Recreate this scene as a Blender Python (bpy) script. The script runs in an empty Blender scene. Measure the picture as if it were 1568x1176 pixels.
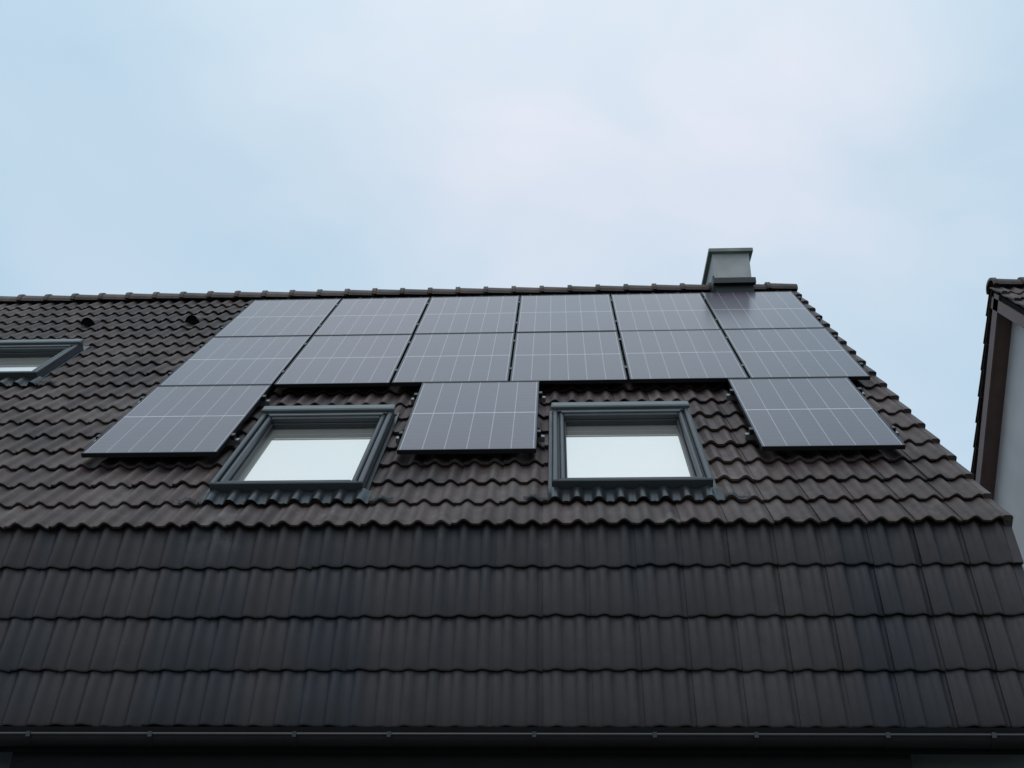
import bpy, math, random
import numpy as np
from mathutils import Vector, Matrix
random.seed(7); rng=np.random.default_rng(7)
K=4.076
A=0.80742; B=1.45859
PW=1.06; S0=0.96088; H=1.63341; HP=.14
XV=6.505; LC=.33413; UC=.34
sc=bpy.context.scene
# ---------------------------------------------------------------- helpers
class Frame:
    def __init__(s,O,R,D,N): s.O=np.array(O,float);s.R=np.array(R,float);s.D=np.array(D,float);s.N=np.array(N,float)
    def __call__(s,x,a,o): return tuple(s.O+s.R*x+s.D*a+s.N*o)
UP=Frame((0,0,K),(1,0,0),(0,math.cos(A),math.sin(A)),(0,-math.sin(A),math.cos(A)))
LO=Frame((0,0,K),(1,0,0),(0,math.cos(B),math.sin(B)),(0,-math.sin(B),math.cos(B)))
W=Frame((0,0,0),(1,0,0),(0,1,0),(0,0,1))
SA=6.44; RY=SA*math.cos(A); RZ=K+SA*math.sin(A)
BK=Frame((0,2*RY,K),(1,0,0),(0,-math.cos(A),math.sin(A)),(0,math.sin(A),math.cos(A)))
class MB:
    def __init__(s): s.v=[];s.f=[];s.m=[];s.sm=[];s.c=[];s.uv={}
    def add(s,vs,fs,mat=0,smooth=False,col=(.5,.5,.5,1)):
        b=len(s.v); s.v+=vs; s.c+=[col]*len(vs)
        for f in fs: s.f.append(tuple(b+i for i in f)); s.m.append(mat); s.sm.append(smooth)
    def box(s,F,x0,x1,a0,a1,o0,o1,mat=0,ch=0.0):
        if ch<=0:
            vs=[F(x,a,o) for o in (o0,o1) for a in (a0,a1) for x in (x0,x1)]
            s.add(vs,[(0,2,3,1),(4,5,7,6),(0,1,5,4),(2,6,7,3),(0,4,6,2),(1,3,7,5)],mat)
        else:
            c=ch
            ring=lambda d,o:[F(x0+d,a0+d,o),F(x1-d,a0+d,o),F(x1-d,a1-d,o),F(x0+d,a1-d,o)]
            vs=ring(0,o0)+ring(0,o1-c)+ring(c,o1)
            fs=[(3,2,1,0),(8,9,10,11)]
            for r in (0,4):
                for i in range(4):
                    j=(i+1)%4; fs.append((r+i,r+j,r+4+j,r+4+i))
            s.add(vs,fs,mat)
    def obj(s,name,mats,parent=None):
        me=bpy.data.meshes.new(name); me.from_pydata(s.v,[],s.f)
        for m in mats: me.materials.append(m)
        me.polygons.foreach_set('material_index',s.m); me.polygons.foreach_set('use_smooth',s.sm)
        ca=me.color_attributes.new('rnd','FLOAT_COLOR','POINT')
        ca.data.foreach_set('color',np.array(s.c,dtype=np.float32).ravel())
        me.update()
        ob=bpy.data.objects.new(name,me); sc.collection.objects.link(ob)
        if parent: ob.parent=parent
        return ob
def empty(name):
    e=bpy.data.objects.new(name,None); sc.collection.objects.link(e); return e
def newmat(name):
    m=bpy.data.materials.new(name); m.use_nodes=True
    nt=m.node_tree; b=nt.nodes['Principled BSDF']; return m,nt,b
def N(nt,t,**k):
    n=nt.nodes.new(t)
    for a,v in k.items():
        if a in n.inputs: n.inputs[a].default_value=v
        else: setattr(n,a,v)
    return n
def math_(nt,op,a,b=None,c=None):
    n=nt.nodes.new('ShaderNodeMath'); n.operation=op
    for i,v in enumerate((a,b,c)):
        if v is None: continue
        if isinstance(v,(int,float)): n.inputs[i].default_value=v
        else: nt.links.new(v,n.inputs[i])
    return n.outputs[0]
def mixc(nt,fac,a,b,bt='MIX'):
    n=nt.nodes.new('ShaderNodeMix'); n.data_type='RGBA'; n.blend_type=bt
    for idx,v in ((0,fac),(6,a),(7,b)):
        if isinstance(v,(int,float)): n.inputs[idx].default_value=v
        elif isinstance(v,tuple): n.inputs[idx].default_value=v
        else: nt.links.new(v,n.inputs[idx])
    return n.outputs[2]
def ramp(nt,src,stops):
    n=nt.nodes.new('ShaderNodeValToRGB'); e=n.color_ramp.elements
    e[0].position,e[0].color=stops[0]; e[1].position,e[1].color=stops[-1]
    for p,c in stops[1:-1]:
        x=e.new(p); x.color=c
    nt.links.new(src,n.inputs[0]); return n.outputs[0]
def g(v): return (v,v,v,1)
# ---------------------------------------------------------------- materials
def tile_mat(name,c1,c2,stain,rough,mapscale,dust,dusta=.25,spec=.4,band=False):
    m,nt,b=newmat(name)
    co=N(nt,'ShaderNodeTexCoord').outputs['Object']
    at=N(nt,'ShaderNodeAttribute',attribute_name='rnd')
    sep=N(nt,'ShaderNodeSeparateColor'); nt.links.new(at.outputs['Color'],sep.inputs[0])
    base=mixc(nt,sep.outputs[0],c1,c2)
    mp=N(nt,'ShaderNodeMapping'); mp.inputs['Scale'].default_value=mapscale; nt.links.new(co,mp.inputs[0])
    n1=N(nt,'ShaderNodeTexNoise',Scale=1.3,Detail=3.0,Roughness=.6); nt.links.new(mp.outputs[0],n1.inputs['Vector'])
    f1=ramp(nt,n1.outputs[0],[(.50,g(0)),(.62,g(.95))])
    base=mixc(nt,f1,base,stain)
    f1b=ramp(nt,n1.outputs[0],[(.32,g(dusta)),(.46,g(0))])
    base=mixc(nt,f1b,base,dust)
    n2=N(nt,'ShaderNodeTexNoise',Scale=9.,Detail=4.0,Roughness=.75); nt.links.new(co,n2.inputs['Vector'])
    f2=ramp(nt,n2.outputs[0],[(.3,g(.68)),(.7,g(1.3))])
    base=mixc(nt,1.0,base,f2,'MULTIPLY')
    f3=ramp(nt,n2.outputs[0],[(.64,g(0)),(.78,g(.4))])
    base=mixc(nt,f3,base,dust)
    # pale grey lime / lichen bloom gathering around the knee of the roof
    n5=N(nt,'ShaderNodeTexNoise',Scale=1.7,Detail=5.0,Roughness=.7); nt.links.new(co,n5.inputs['Vector'])
    f5=ramp(nt,n5.outputs[0],[(.55,g(0)),(.68,g(.75))])
    sz=N(nt,'ShaderNodeSeparateXYZ'); nt.links.new(co,sz.inputs[0])
    dz=math_(nt,'ABSOLUTE',math_(nt,'SUBTRACT',sz.outputs[2],K+.0))
    near=ramp(nt,dz,[(.06,g(1)),(.34,g(.0))])
    base=mixc(nt,math_(nt,'MULTIPLY',f5,near),base,(.085,.088,.088,1) if band else (.16,.15,.14,1))
    nt.links.new(base,b.inputs['Base Color'])
    b.inputs['Roughness'].default_value=rough
    n4=N(nt,'ShaderNodeTexNoise',Scale=150.,Detail=1.0); nt.links.new(co,n4.inputs['Vector'])
    bp=N(nt,'ShaderNodeBump',Strength=.3,Distance=.004); nt.links.new(n4.outputs[0],bp.inputs['Height'])
    nt.links.new(bp.outputs[0],b.inputs['Normal'])
    b.inputs['Specular IOR Level'].default_value=spec
    return m
M_tu=tile_mat('roof_tile_weathered_skylit',(.050,.033,.032,1),(.080,.055,.051,1),(.036,.026,.027,1),.56,(1.2,.8,.8),(.15,.135,.125,1),.25)  # lighter base than the dark tile: weathering plus sky brightness put into the colour
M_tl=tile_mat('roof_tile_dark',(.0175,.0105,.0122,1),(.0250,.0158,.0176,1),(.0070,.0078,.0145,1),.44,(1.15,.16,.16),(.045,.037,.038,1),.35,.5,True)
def simple(name,col,rough=.5,metal=0.,noise=.15,scale=6.,bump=0.,spec=.5):
    m,nt,b=newmat(name)
    co=N(nt,'ShaderNodeTexCoord').outputs['Object']
    n=N(nt,'ShaderNodeTexNoise',Scale=scale,Detail=4.0); nt.links.new(co,n.inputs['Vector'])
    f=ramp(nt,n.outputs[0],[(.3,g(1-noise)),(.7,g(1+noise))])
    nt.links.new(mixc(nt,1.0,(*col,1),f,'MULTIPLY'),b.inputs['Base Color'])
    b.inputs['Roughness'].default_value=rough; b.inputs['Metallic'].default_value=metal
    b.inputs['Specular IOR Level'].default_value=spec
    if bump:
        n4=N(nt,'ShaderNodeTexNoise',Scale=120.,Detail=2.0); nt.links.new(co,n4.inputs['Vector'])
        bp=N(nt,'ShaderNodeBump',Strength=bump,Distance=.004); nt.links.new(n4.outputs[0],bp.inputs['Height'])
        nt.links.new(bp.outputs[0],b.inputs['Normal'])
    return m
M_under=simple('roof_underlay',(.010,.010,.010),.9,spec=.1)
M_black=simple('black_anodised_frame',(.012,.012,.015),.35,.3)
M_casing=simple('awning_casing',(.010,.010,.012),.6,spec=.15)
M_alu=simple('aluminium_rail',(.25,.25,.26),.4,.8)
M_clad=simple('window_cladding',(.056,.063,.071),.42,.35,.08)
M_hood=simple('window_hood',(.12,.135,.145),.42,.35,.08)
M_dark=simple('window_seal_dark',(.016,.018,.022),.5)
M_lead=simple('pleated_flashing',(.032,.037,.043),.28,.5,.25,14)
M_gut=simple('gutter_coating',(.010,.0085,.010),.55,.0,spec=.2)
M_brown=simple('brown_fascia',(.10,.055,.048),.55)
M_plast=simple('grey_plaster',(.50,.48,.49),.9,0,.08,2,.5)
M_base=simple('dark_plaster',(.10,.11,.125),.9,0,.08,3,.4)
M_chim=simple('chimney_plaster',(.38,.38,.39),.85,0,.14,5,.4)
M_cap=simple('chimney_cap_concrete',(.20,.23,.22),.8,0,.2,8,.4)
M_soff=simple('soffit_paint',(.006,.006,.007),.8,spec=.1)
M_wood=simple('door_paint',(.06,.07,.08),.4)
M_white=simple('window_frame_white',(.7,.7,.7),.4,0,.04)
def glassmat(name,refl,col):
    m,nt,b=newmat(name)
    gl=N(nt,'ShaderNodeBsdfGlossy',Roughness=.03); gl.inputs['Color'].default_value=(.98,.96,.91,1)
    b.inputs['Base Color'].default_value=col; b.inputs['Roughness'].default_value=.3
    mx=N(nt,'ShaderNodeMixShader'); mx.inputs[0].default_value=refl
    nt.links.new(b.outputs[0],mx.inputs[1]); nt.links.new(gl.outputs[0],mx.inputs[2])
    nt.links.new(mx.outputs[0],nt.nodes['Material Output'].inputs[0]); return m
M_glass=glassmat('coated_roof_glass',.72,(.42,.42,.40,1))
M_wglass=glassmat('window_glass',.25,(.02,.02,.025,1))
def pv():
    m,nt,b=newmat('solar_cells')
    uv=N(nt,'ShaderNodeUVMap',uv_map='UVMap').outputs[0]
    sp=N(nt,'ShaderNodeSeparateXYZ'); nt.links.new(uv,sp.inputs[0])
    x,y=sp.outputs[0],sp.outputs[1]
    def line(c,pitch,off,hw):
        t=math_(nt,'DIVIDE',math_(nt,'SUBTRACT',c,off),pitch)
        fr=math_(nt,'FRACT',math_(nt,'ADD',t,.5))
        d=math_(nt,'MULTIPLY',math_(nt,'ABSOLUTE',math_(nt,'SUBTRACT',fr,.5)),pitch)
        return math_(nt,'LESS_THAN',d,hw)
    px=.998/6
    v=line(x,px,.021,.0026)
    h=line(y,1.586/20,.017,.0011)
    mid=math_(nt,'LESS_THAN',math_(nt,'ABSOLUTE',math_(nt,'SUBTRACT',y,.81)),.0065)
    cell=N(nt,'ShaderNodeTexNoise',Scale=1.2,Detail=2.0); nt.links.new(N(nt,'ShaderNodeTexCoord').outputs['Object'],cell.inputs['Vector'])
    at=N(nt,'ShaderNodeAttribute',attribute_name='rnd')
    c=mixc(nt,cell.outputs[0],(.046,.035,.055,1),(.064,.052,.076,1))
    c=mixc(nt,1.0,c,at.outputs['Color'],'MULTIPLY')
    c=mixc(nt,math_(nt,'MULTIPLY',h,.4),c,(.25,.25,.27,1))
    c=mixc(nt,math_(nt,'MULTIPLY',v,.8),c,(.38,.37,.42,1))
    c=mixc(nt,mid,c,(.46,.45,.50,1))
    nt.links.new(c,b.inputs['Base Color'])
    b.inputs['Roughness'].default_value=.5; b.inputs['Specular IOR Level'].default_value=0.1
    b.inputs['Coat Weight'].default_value=1.; b.inputs['Coat IOR'].default_value=1.54; b.inputs['Coat Roughness'].default_value=.2
    return m
M_pv=pv()
# ---------------------------------------------------------------- tiles (double-roll concrete tile, 300 mm cover)
def hump(u):
    d=np.abs(((u*2-.55+.5)%1.0)-.5)/.36
    return np.where(d<1,np.cos(np.clip(d,0,1)*math.pi/2)**1.6,0)*.033
def tiles(mb,F,xr,ncol,s_bots,length,base,lift,rects=(),n=19,mat=0):
    us=np.linspace(0,1,n); hp=hump(us)+.007*(1-us)
    for r,sb0 in enumerate(s_bots):
        for c in range(ncol):
            x0=xr-.3*(c+1); j=rng.normal(0,1,6)
            sb=sb0+j[0]*.003; st=sb0+length; jo=j[1]*.0016; tw=j[2]*.0024
            col=(float(np.clip(.5+j[3]*.33,0,1)),float(abs(j[4])),0,1)
            xs=x0+us*.3
            ob=base+lift+hp+jo+tw*(us-.5)*2; ot=base+hp+jo*.3
            hit=[R for R in rects if R[0]<x0+.3 and R[1]>x0 and R[2]<st and R[3]>sb]
            if not hit:
                vs=[F(xs[i],st,ot[i]) for i in range(n)]+[F(xs[i],sb+.012,ob[i]) for i in range(n)]+[F(xs[i],sb,ob[i]-.006) for i in range(n)]
                fs=[(k*n+i,(k+1)*n+i,(k+1)*n+i+1,k*n+i+1) for k in range(2) for i in range(n-1)]
                mb.add(vs,fs,mat,True,col)
                vs=[F(xs[i],sb,ob[i]-.006) for i in range(n)]+[F(xs[i],sb+.004,ob[i]-.022) for i in range(n)]
                mb.add(vs,[(i,n+i,n+i+1,i+1) for i in range(n-1)],mat,True,col)
                mb.add([F(xs[0],st,ot[0]),F(xs[0],sb,ob[0]),F(xs[0],sb,ob[0]-.015),F(xs[0],st,ot[0]-.015)],[(0,1,2,3)],mat,False,col)
            else:
                R=hit[0]
                for i in range(n-1):
                    xc=(xs[i]+xs[i+1])/2; segs=[(sb,st)]
                    if R[0]<xc<R[1]:
                        segs=[]
                        if sb<R[2]: segs.append((sb,min(st,R[2])))
                        if st>R[3]: segs.append((max(sb,R[3]),st))
                    for a,b_ in segs:
                        def oo(k,s): t=(s-sb)/(st-sb); return ob[k]*(1-t)+ot[k]*t
                        mb.add([F(xs[i],b_,oo(i,b_)),F(xs[i],a,oo(i,a)),F(xs[i+1],a,oo(i+1,a)),F(xs[i+1],b_,oo(i+1,b_))],[(0,1,2,3)],mat,True,col)
                        if a==sb: mb.add([F(xs[i],a,oo(i,a)),F(xs[i],a+.004,oo(i,a)-.022),F(xs[i+1],a+.004,oo(i+1,a)-.022),F(xs[i+1],a,oo(i+1,a))],[(0,1,2,3)],mat,False,col)
house=empty('row_house')
windows=[(1.15,2.24,.44,1.98),(3.57,4.68,.44,1.98),(-2.52,-1.38,3.16,4.2)]
rects=[(a-.03,b+.03,c-.02,d+.03) for a,b,c,d in windows]
NC=50
up_rows=[-.045+UC*i for i in range(19)]
UB=-.015; LB=-.032
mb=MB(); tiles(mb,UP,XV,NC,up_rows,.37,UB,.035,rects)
def verge(mb,F,rows,length,base,lift,x,sgn=1,mat=0):
    for sb in rows:
        j=rng.normal(0,1,3); st=sb+length
        col=(float(np.clip(.5+j[0]*.25,0,1)),0,0,1)
        xa,xb=sorted((x-.05*sgn,x+.022*sgn+j[1]*.002))
        pr=[(xa,.012),(xa+.015,.024),(xb-.012,.022),(xb,.010),(xb,-.13),(xb-.018 if sgn>0 else xb,-.13)]
        b=[F(p,sb+j[2]*.003,base+lift+q) for p,q in pr]; t=[F(p,st,base+q) for p,q in pr]
        k=len(pr)
        mb.add(t+b,[(i,i+1,k+i+1,k+i) for i in range(k-1)]+[tuple(range(k,2*k))],mat,False,col)
verge(mb,UP,up_rows,.36,UB+.004,.038,XV)
mb.box(UP,XV-.3*NC,XV-.02,0,SA-.02,-.16,-.05,1)
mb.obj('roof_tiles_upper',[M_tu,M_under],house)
mb=MB(); lo_rows=[-.312,-.650,-.995,-1.337]
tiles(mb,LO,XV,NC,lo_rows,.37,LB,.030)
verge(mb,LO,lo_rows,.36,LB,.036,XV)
mb.box(LO,XV-.3*NC,XV-.02,-1.34,.0,-.2,-.07,1)
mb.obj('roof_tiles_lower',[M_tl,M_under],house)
mb=MB(); tiles(mb,BK,XV,NC,up_rows,.37,UB,.035,n=9); verge(mb,BK,up_rows,.36,UB,.038,XV)
mb.box(BK,XV-.3*NC,XV-.02,0,SA-.02,-.16,-.05,1)
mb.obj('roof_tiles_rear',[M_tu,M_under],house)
def ridge(mb,xe,count,ry,rz,mat=0):
    n=11
    for i in range(count):
        xb=xe-.345*i; xa=xb-.375
        j=rng.normal(0,1,3); col=(float(np.clip(.5+j[0]*.25,0,1)),0,0,1)
        def arc(x,r,dz): return [(x,ry+r*1.12*math.sin(t),rz-.035+dz+j[1]*.002+r*math.cos(t)) for t in np.linspace(-1.75,1.75,n)]
        a=arc(xa,.116,0.014); a2=arc(xa+.05,.117,.014); a3=arc(xa+.055,.108,.008); b=arc(xb,.100,0.0)
        L=[a,a2,a3,b]
        mb.add([p for l in L for p in l],[(k*n+q,k*n+q+1,(k+1)*n+q+1,(k+1)*n+q) for k in range(3) for q in range(n-1)],mat,False,col)
        if i==0: mb.add(b,[tuple(range(n))],mat,False,col)
        mb.add(arc(xa,.116,.014)+arc(xa,.098,.0),[(q,q+1,n+q+1,n+q) for q in range(n-1)],mat,False,col)
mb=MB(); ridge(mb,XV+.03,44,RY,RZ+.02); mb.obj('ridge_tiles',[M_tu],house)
mb=MB()
for vx,vs_ in ((-1.75,5.3),(-.55,5.34)):
    n=9
    a=[UP(vx+.085*math.sin(t),vs_-.12,.03+.10*math.cos(t)) for t in np.linspace(-1.57,1.57,n)]
    b=[UP(vx+.075*math.sin(t),vs_+.14,.0+.05*math.cos(t)) for t in np.linspace(-1.57,1.57,n)]
    mb.add(a+b,[(i,i+1,n+i+1,n+i) for i in range(n-1)],0,True); 
    a2=[UP(vx+.07*math.sin(t),vs_-.10,.03+.085*math.cos(t)) for t in np.linspace(-1.57,1.57,n)]
    mb.add(a2,[tuple(range(n))],1)
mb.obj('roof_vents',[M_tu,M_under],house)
# ---------------------------------------------------------------- roof windows
def apron(mb,x0,x1,s_lo,s_hi):
    nx=int((x1-x0)/.0125); rows=6
    vs=[]
    for r in range(rows):
        t=r/(rows-1); s=s_lo+(s_hi-s_lo)*t
        for i in range(nx+1):
            x=x0+(x1-x0)*i/nx; u=((x-(XV-.3*NC))/.3)%1.0
            h=float(hump(np.array([u]))[0])
            o=UB+.042+h*1.4*(1-.5*t)+.003*math.sin(2*math.pi*x/.05)*(1-t)+.02*t
            vs.append(UP(x,s-.4*h*(1-t)+.006*math.sin(7*x+1)*(1-t),o))
    n=nx+1
    mb.add(vs,[(r*n+i,r*n+i+1,(r+1)*n+i+1,(r+1)*n+i) for r in range(rows-1) for i in range(nx)],1,True)
def roof_window(x0,x1,a0,a1):
    mb=MB(); F=UP
    def ring(b,wd,o0,o1,mat,ch=.006,wt=None,wb=None):
        X0,X1,Y0,Y1=b; wt=wt or wd; wb=wb or wd
        mb.box(F,X0,X0+wd,Y0,Y1,o0,o1,mat,ch); mb.box(F,X1-wd,X1,Y0,Y1,o0,o1,mat,ch)
        mb.box(F,X0+wd+.001,X1-wd-.001,Y1-wt,Y1,o0,o1-.001,mat,ch); mb.box(F,X0+wd+.001,X1-wd-.001,Y0,Y0+wb,o0,o1-.001,mat,ch)
    ring((x0-.034,x1+.034,a0-.03,a1+.10),.032,-.06,.040,1,.004,.098,.028)
    ring((x0,x1,a0,a1),.038,-.10,.115,0,.008,.10,.028)
    ring((x0+.040,x1-.040,a0+.030,a1-.102),.012,-.10,.083,2,0)
    ring((x0+.054,x1-.054,a0+.044,a1-.122),.036,-.10,.104,0,.010,.05,.030)
    ring((x0+.092,x1-.092,a0+.076,a1-.174),.014,-.10,.055,2,.004)
    mb.box(F,x0+.102,x1-.102,a0+.083,a1-.18,-.04,.006,3)
    mb.box(F,x0-.012,x1+.012,a1-.085,a1+.012,.116,.147,4,.010)
    mb.box(F,x0+.07,x1-.07,a1-.150,a1-.128,.105,.120,4,.004)
    apron(mb,x0-.03,x1+.06,a0-.165,a0-.005)
    for sx,xx in ((-1,x0-.03),(1,x1+.06)):
        P=[]
        for i in range(10):
            t=i/9; x=xx+sx*.17*t; u=((x-(XV-.3*NC))/.3)%1.0
            P.append((x,a0-.13-.03*math.sin(t*3.1)+.02*t,UB+.05+float(hump(np.array([u]))[0])))
        q=[F(x,s+d,o+e) for x,s,o in P for d,e in ((-.012,0),(0,.012),(.012,0))]
        mb.add(q,[(i*3+k,i*3+k+1,i*3+k+4,i*3+k+3) for i in range(9) for k in range(2)],1,True)
    return mb.obj('roof_window',[M_clad,M_lead,M_dark,M_glass,M_hood],house)
for w in windows: roof_window(*w)
# ---------------------------------------------------------------- solar panels
def panel(x,s):
    mb=MB(); w,l=1.04,1.62; o1=HP+rng.normal(0,.0012); o0=HP-.036; b=.011
    x+=rng.normal(0,.0015); t=float(rng.uniform(.85,1.15)); 
    for bx in ((x,x+b,s,s+l),(x+w-b,x+w,s,s+l),(x+b,x+w-b,s,s+b),(x+b,x+w-b,s+l-b,s+l)):
        mb.box(UP,*bx,o0,o1,0,.001)
    mb.box(UP,x+b,x+w-b,s+b,s+l-b,o1-.012,o1-.003,1)
    mb.c=[(t,t,t*float(rng.uniform(.96,1.06)),1)]*len(mb.c)
    ob=mb.obj('solar_panel',[M_black,M_pv])
    me=ob.data; uv=me.uv_layers.new(name='UVMap')
    for p in me.polygons:
        for li in p.loop_indices:
            v=np.array(me.vertices[me.loops[li].vertex_index].co)-UP.O
            uv.data[li].uv=(float(v@UP.R)-x,float(v@UP.D)-s)
pan=[]
for j in (1,2):
    for i in range(6): pan.append((i*PW,S0+j*H))
for x in (0,2.398,5.099): pan.append((x,S0))
for x,s in pan: panel(x+.01,s+.006)
mb=MB()
for j in (1,2):
    for q in (.35,1.28): mb.box(UP,-.02,6.38,S0+j*H+q,S0+j*H+q+.04,.055,.103,0,.003)
for x in (0,2.398,5.099):
    for q in (.35,1.28):
        mb.box(UP,x-.05,x+1.11,S0+q,S0+q+.04,.055,.103,0,.003)
        for e in (x-.022,x+1.052): mb.box(UP,e,e+.03,S0+q-.005,S0+q+.045,.103,.145,1,.003)
for j in (1,2):
    for q in (.35,1.28):
        for i in range(1,6): mb.box(UP,i*PW-.012,i*PW+.012,S0+j*H+q-.01,S0+j*H+q+.05,.11,.1445,1,.002)
        for e in (-.022,6.355): mb.box(UP,e,e+.03,S0+j*H+q-.005,S0+j*H+q+.045,.103,.145,1,.003)
for s in [S0+j*H+q for j in (0,1,2) for q in (.35,1.28)]:
    for i in range(8):
        xx=.25+i*.85
        if s<S0+H and not any(x<xx<x+1.06 for x in (0,2.398,5.099)): continue
        mb.box(UP,xx,xx+.03,s-.06,s+.02,.0,.055,0,.002)
mb.obj('solar_mounting_rails',[M_alu,M_black])
# ---------------------------------------------------------------- chimney
mb=MB()
cx0,cx1,cy0,cy1=5.50,5.94,4.10,4.82; ct=K+4.98
mb.box(W,cx0,cx1,cy0,cy1,K+3.8,ct,0,0)
mb.box(W,cx0-.045,cx1+.045,cy0-.05,cy1+.05,ct+.001,ct+.055,1,.012)
mb.box(W,cx0-.006,cx1+.006,cy0-.03,cy0-.001,K+3.9,K+4.60,2,.004)
mb.box(W,cx0-.03,cx1+.03,cy0-.09,cy0-.031,K+4.50,K+4.58,2,.01)
mb.box(W,cx0-.02,cx0-.001,cy0,cy1,K+3.9,K+4.66,2,.0)
mb.obj('chimney',[M_chim,M_cap,M_dark],house)
# ---------------------------------------------------------------- gutter
gy=-1.34*math.cos(B)-.11; gz=K-1.34*math.sin(B)-.072
XL=XV-.3*NC
mb=MB(); n=13; r=.056
def hc(x,r,o=0): return [(x,gy-r*math.cos(t),gz-r*math.sin(t)+.0) for t in np.linspace(0,math.pi,n)]
mb.add(hc(XL,r)+hc(XV+.05,r),[(i,i+1,n+i+1,n+i) for i in range(n-1)],0,True)
mb.add(hc(XL,r-.004)+hc(XV+.05,r-.004),[(i,i+1,n+i+1,n+i) for i in range(n-1)],0,True)
mb.add(hc(XV+.05,r),[tuple(range(n))],0)
k=8
rim=lambda x:[(x,gy-r-.002+.008*math.cos(t),gz+.006+.008*math.sin(t)) for t in np.linspace(0,2*math.pi,k,endpoint=False)]
mb.add(rim(XL)+rim(XV+.05),[(i,(i+1)%k,k+(i+1)%k,k+i) for i in range(k)],2,True)
for bx in np.arange(XL+.3,XV,.68):
    bx=bx+rng.normal(0,.07)
    q=[(bx+d,gy-(r+.004)*math.cos(t),gz-(r+.004)*math.sin(t)) for d in (-.012,.012) for t in np.linspace(-.15,math.pi,n)]
    mb.add(q,[(i,i+1,n+i+1,n+i) for i in range(n-1)],0,False)
    mb.box(W,bx-.012,bx+.012,gy-r-.014,gy-r+.012,gz-.012,gz+.018,1,.002)
k=12; pipe=lambda z,y:[(XV-.15+.04*math.cos(t),y+.04*math.sin(t),z) for t in np.linspace(0,2*math.pi,k,endpoint=False)]
P=[pipe(gz-.045,gy),pipe(gz-.16,gy),pipe(gz-.38,.05),pipe(0.05,.05)]
mb.add([p for l in P for p in l],[(a*k+i,a*k+(i+1)%k,(a+1)*k+(i+1)%k,(a+1)*k+i) for a in range(3) for i in range(k)],0,True)
M_rim=simple('gutter_rim',(.03,.028,.032),.4)
mb.obj('gutter',[M_gut,M_lead,M_rim],house)
# ---------------------------------------------------------------- walls
zt=K-1.42; WY=.12; XR=XV-.08
mb=MB()
def wall_open(x0,x1,z0,z1,ops,y,th,mat=0):
    xs=sorted({x0,x1,*[o[0] for o in ops],*[o[1] for o in ops]})
    for a,b in zip(xs,xs[1:]):
        cur=z0
        for o in sorted([o for o in ops if o[0]<=a and o[1]>=b],key=lambda o:o[2]):
            if o[2]>cur: mb.box(W,a,b,y,y+th,cur,o[2],mat)
            cur=o[3]
        if cur<z1: mb.box(W,a,b,y,y+th,cur,z1,mat)
ops=[(.9,3.5,.05,2.2),(4.3,5.3,.05,2.15),(-3.2,-1.4,.9,2.2),(-5.6,-4.6,.05,2.15)]
wall_open(XL,XR,0,zt,ops,WY,.3,1)
D=2*RY
yb=D-.1
pts=[(.42,0),(yb,0),(yb,K-.1),(RY,RZ-.2),(.42,K+.42*math.tan(A)-.25)]
for X in (XR-.3,XL+.3):
    vs=[(X,y,z) for y,z in pts]+[(X+(.3 if X>0 else -.3),y,z) for y,z in pts]
    k=len(pts); mb.add(vs,[tuple(range(k)),tuple(range(2*k-1,k-1,-1))]+[(i,(i+1)%k,k+(i+1)%k,k+i) for i in range(k)],0)
mb.box(W,XL+.31,XR-.31,yb-.3,yb,0,K-.1,0)
mb.box(W,XR-.3,XR,.13,.418,zt+.003,K+.02,0)
mb.obj('walls',[M_plast,M_base],house)
mb=MB()
mb.box(W,XL,XR+.02,-.17,WY-.003,zt+.0,zt+.025,0)
mb.box(W,XL,XR+.02,-.190,-.172,zt-.06,zt+.085,0)
mb.obj('soffit',[M_soff],house)
mb=MB()
mb.box(W,.33,5.62,-.10,WY-.004,2.30,zt-.004,0,.02)
mb.obj('awning_cassette',[M_casing],house)
mb=MB()
for i,(a,b,c,d) in enumerate(ops):
    y=WY+.12
    if i in (1,3):
        mb.box(W,a,b,y,y+.06,c,d,2); mb.box(W,a+.3,a+.7,y-.01,y-.001,1.2,1.8,1); mb.box(W,b-.16,b-.12,y-.05,y-.002,.95,1.25,0)
    else:
        n=2
        for q in range(n):
            x0=a+(b-a)*q/n; x1=a+(b-a)*(q+1)/n
            mb.box(W,x0,x0+.07,y,y+.06,c,d,0); mb.box(W,x1-.07,x1,y,y+.06,c,d,0)
            mb.box(W,x0+.07,x1-.07,y,y+.06,c,c+.07,0); mb.box(W,x0+.07,x1-.07,y,y+.06,d-.07,d,0)
            mb.box(W,x0+.07,x1-.07,y+.02,y+.04,c+.07,d-.07,1)
mb.obj('doors_and_windows',[M_white,M_wglass,M_wood],house)
# ---------------------------------------------------------------- neighbouring house
nb=empty('neighbouring_house')
XN=8.88; NN=22
mb=MB(); xr=XN+.3*NN
for F in (UP,BK):
    tiles(mb,F,xr,NN,up_rows,.37,UB,.035,n=9)
    verge(mb,F,up_rows,.36,UB,.038,XN,-1)
    mb.box(F,XN+.02,xr,0,SA-.02,-.16,-.05,1)
tiles(mb,LO,xr,NN,lo_rows,.37,LB,.03,n=9)
verge(mb,LO,lo_rows,.36,LB,.036,XN,-1)
mb.box(LO,XN+.02,xr,-1.34,0,-.2,-.07,1)
ridge(mb,XN+.345*18+.36,19,RY,RZ+.02)
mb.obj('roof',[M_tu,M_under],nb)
mb=MB()
for F in (UP,BK):
    mb.box(F,XN+.0,XN+.022,-.05,SA-.05,-.24,-.10,0)
    mb.box(F,XN+.024,XN+.20,-.05,SA-.14,-.22,-.175,0)
mb.obj('rake_fascia',[M_brown],nb)
mb=MB(); X=XN+.20
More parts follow.
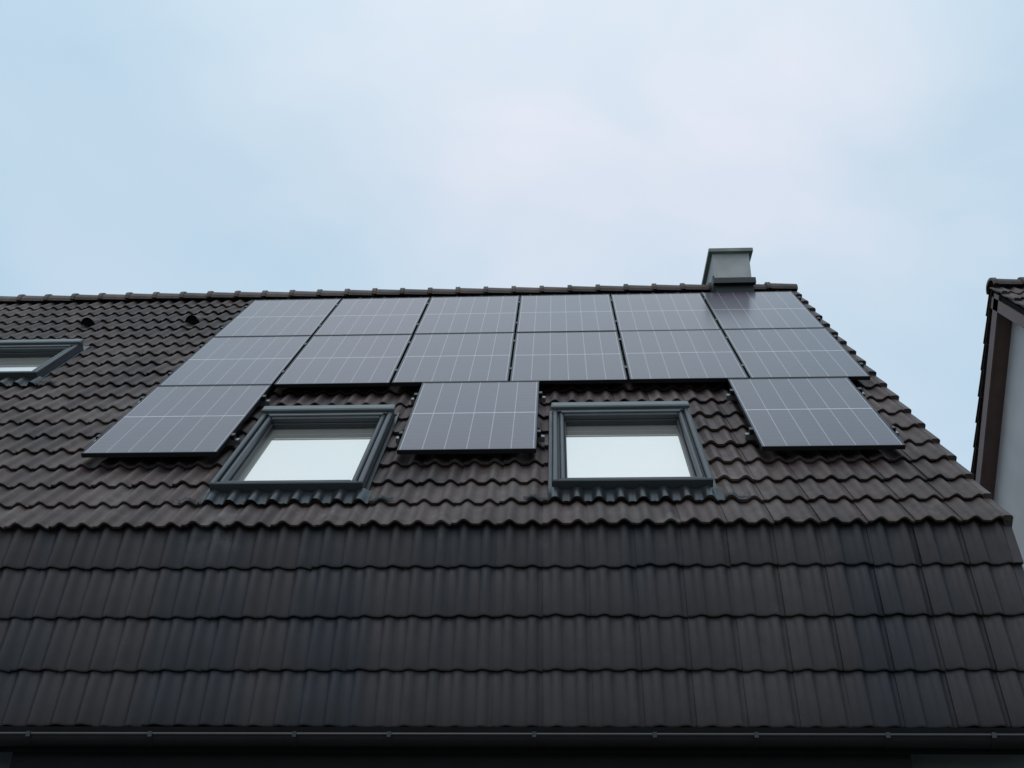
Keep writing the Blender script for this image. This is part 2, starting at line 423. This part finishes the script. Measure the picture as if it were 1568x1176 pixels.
pts=[(.42,0),(yb-.2,0),(yb-.2,K+.0),(RY,RZ-.30),(.42,K+.42*math.tan(A)-.3)]
vs=[(X,y,z) for y,z in pts]+[(xr,y,z) for y,z in pts]; k=len(pts)
mb.add(vs,[tuple(range(k)),tuple(range(2*k-1,k-1,-1))]+[(i,(i+1)%k,k+(i+1)%k,k+i) for i in range(k)],0)
mb.box(W,X+.001,xr,.12,.419,0,K-1.42,0)
mb.obj('walls',[M_plast],nb)
# ---------------------------------------------------------------- ground
def sheet(name,x0,x1,y0,y1,z,mat):
    mb=MB(); mb.add([(x0,y0,z),(x1,y0,z),(x1,y1,z),(x0,y1,z)],[(0,1,2,3)],0); return mb.obj(name,[mat])
M_grass=simple('grass',(.05,.08,.025),.95,0,.35,2.5)
M_pave=simple('paving',(.16,.155,.15),.85,0,.2,4)
sheet('ground',-600,600,-600,600,0,M_grass)
sheet('pavement',-9,7.6,-12,.1,.004,M_pave)
# ---------------------------------------------------------------- sky + sun
SE=math.radians(62); SAZ=math.radians(160)
def dirv(az,el): return Vector((-math.sin(az)*math.cos(el),math.cos(az)*math.cos(el),math.sin(el)))
sd=dirv(SAZ,SE)
w=bpy.data.worlds.new('World'); sc.world=w; w.use_nodes=True; nt=w.node_tree
bg=nt.nodes['Background']
sky=N(nt,'ShaderNodeTexSky'); sky.sky_type='NISHITA'; sky.sun_disc=False; sky.sun_elevation=SE; sky.sun_rotation=-SAZ
sky.air_density=1; sky.dust_density=2
nt.links.new(sky.outputs[0],bg.inputs[0]); bg.inputs[1].default_value=.1
co=N(nt,'ShaderNodeTexCoord').outputs['Generated']
mp=N(nt,'ShaderNodeMapping'); mp.inputs['Scale'].default_value=(1,1,1.7); mp.inputs['Location'].default_value=(.35,.2,.1); nt.links.new(co,mp.inputs[0])
ns=N(nt,'ShaderNodeTexNoise',Scale=2.6,Detail=4.0,Roughness=.5,Distortion=.4); nt.links.new(mp.outputs[0],ns.inputs['Vector'])
dt=N(nt,'ShaderNodeVectorMath'); dt.operation='DOT_PRODUCT'; nt.links.new(co,dt.inputs[0]); dt.inputs[1].default_value=tuple(dirv(math.radians(4),math.radians(38)))
gl=ramp(nt,dt.outputs['Value'],[(.88,g(0)),(1.0,g(.38))])
sm=math_(nt,'ADD',math_(nt,'ADD',math_(nt,'MULTIPLY',math_(nt,'SUBTRACT',ns.outputs[0],.5),1.5),gl),.13)
cl=ramp(nt,sm,[(0.0,(.53,.725,.89,1)),(.30,(.64,.80,.935,1)),(.75,(.84,.89,1.0,1))])
sp=N(nt,'ShaderNodeSeparateXYZ'); nt.links.new(co,sp.inputs[0])
zen=ramp(nt,sp.outputs[2],[(.62,g(1.0)),(.82,(1.25,1.18,1.12,1)),(1.0,(1.6,1.5,1.4,1))])
yy=ramp(nt,math_(nt,'MULTIPLY',sp.outputs[1],-1.0),[(.0,g(1.0)),(.5,(1.15,1.08,1.02,1)),(1.0,(1.02,.96,.91,1))])
cl=mixc(nt,1.0,cl,zen,'MULTIPLY'); cl=mixc(nt,1.0,cl,yy,'MULTIPLY')
b2=N(nt,'ShaderNodeBackground'); nt.links.new(cl,b2.inputs[0]); b2.inputs[1].default_value=1.0
mx=N(nt,'ShaderNodeMixShader'); mx.inputs[0].default_value=.85
nt.links.new(bg.outputs[0],mx.inputs[1]); nt.links.new(b2.outputs[0],mx.inputs[2]); nt.links.new(mx.outputs[0],nt.nodes['World Output'].inputs[0])
w.cycles.sampling_method='MANUAL'; w.cycles.sample_map_resolution=256
L=bpy.data.lights.new('sun','SUN'); L.energy=.7; L.angle=math.radians(30); L.color=(1,.95,.90)
lo_=bpy.data.objects.new('sun',L); sc.collection.objects.link(lo_); lo_.rotation_euler=sd.to_track_quat('Z','Y').to_euler()
# ---------------------------------------------------------------- camera
yaw,pit,rol=0.05022,0.48955,0.01062
fw=Vector((-math.sin(yaw)*math.cos(pit),math.cos(yaw)*math.cos(pit),math.sin(pit)))
rt=Vector((math.cos(yaw),math.sin(yaw),0)); up=rt.cross(fw)
R=rt*math.cos(rol)+up*math.sin(rol); U=-rt*math.sin(rol)+up*math.cos(rol)
cd=bpy.data.cameras.new('camera'); cam=bpy.data.objects.new('camera',cd); sc.collection.objects.link(cam)
m=Matrix.Identity(4)
for i in range(3): m[i][0]=R[i]; m[i][1]=U[i]; m[i][2]=-fw[i]
m.translation=Vector((3.62377,-6.58821,K-2.47602)); cam.matrix_world=m
cd.sensor_width=36; cd.lens=1621.45/1568*36; cd.clip_end=3000
sc.camera=cam
sc.view_settings.view_transform='Standard'; sc.view_settings.look='None'; sc.view_settings.exposure=0
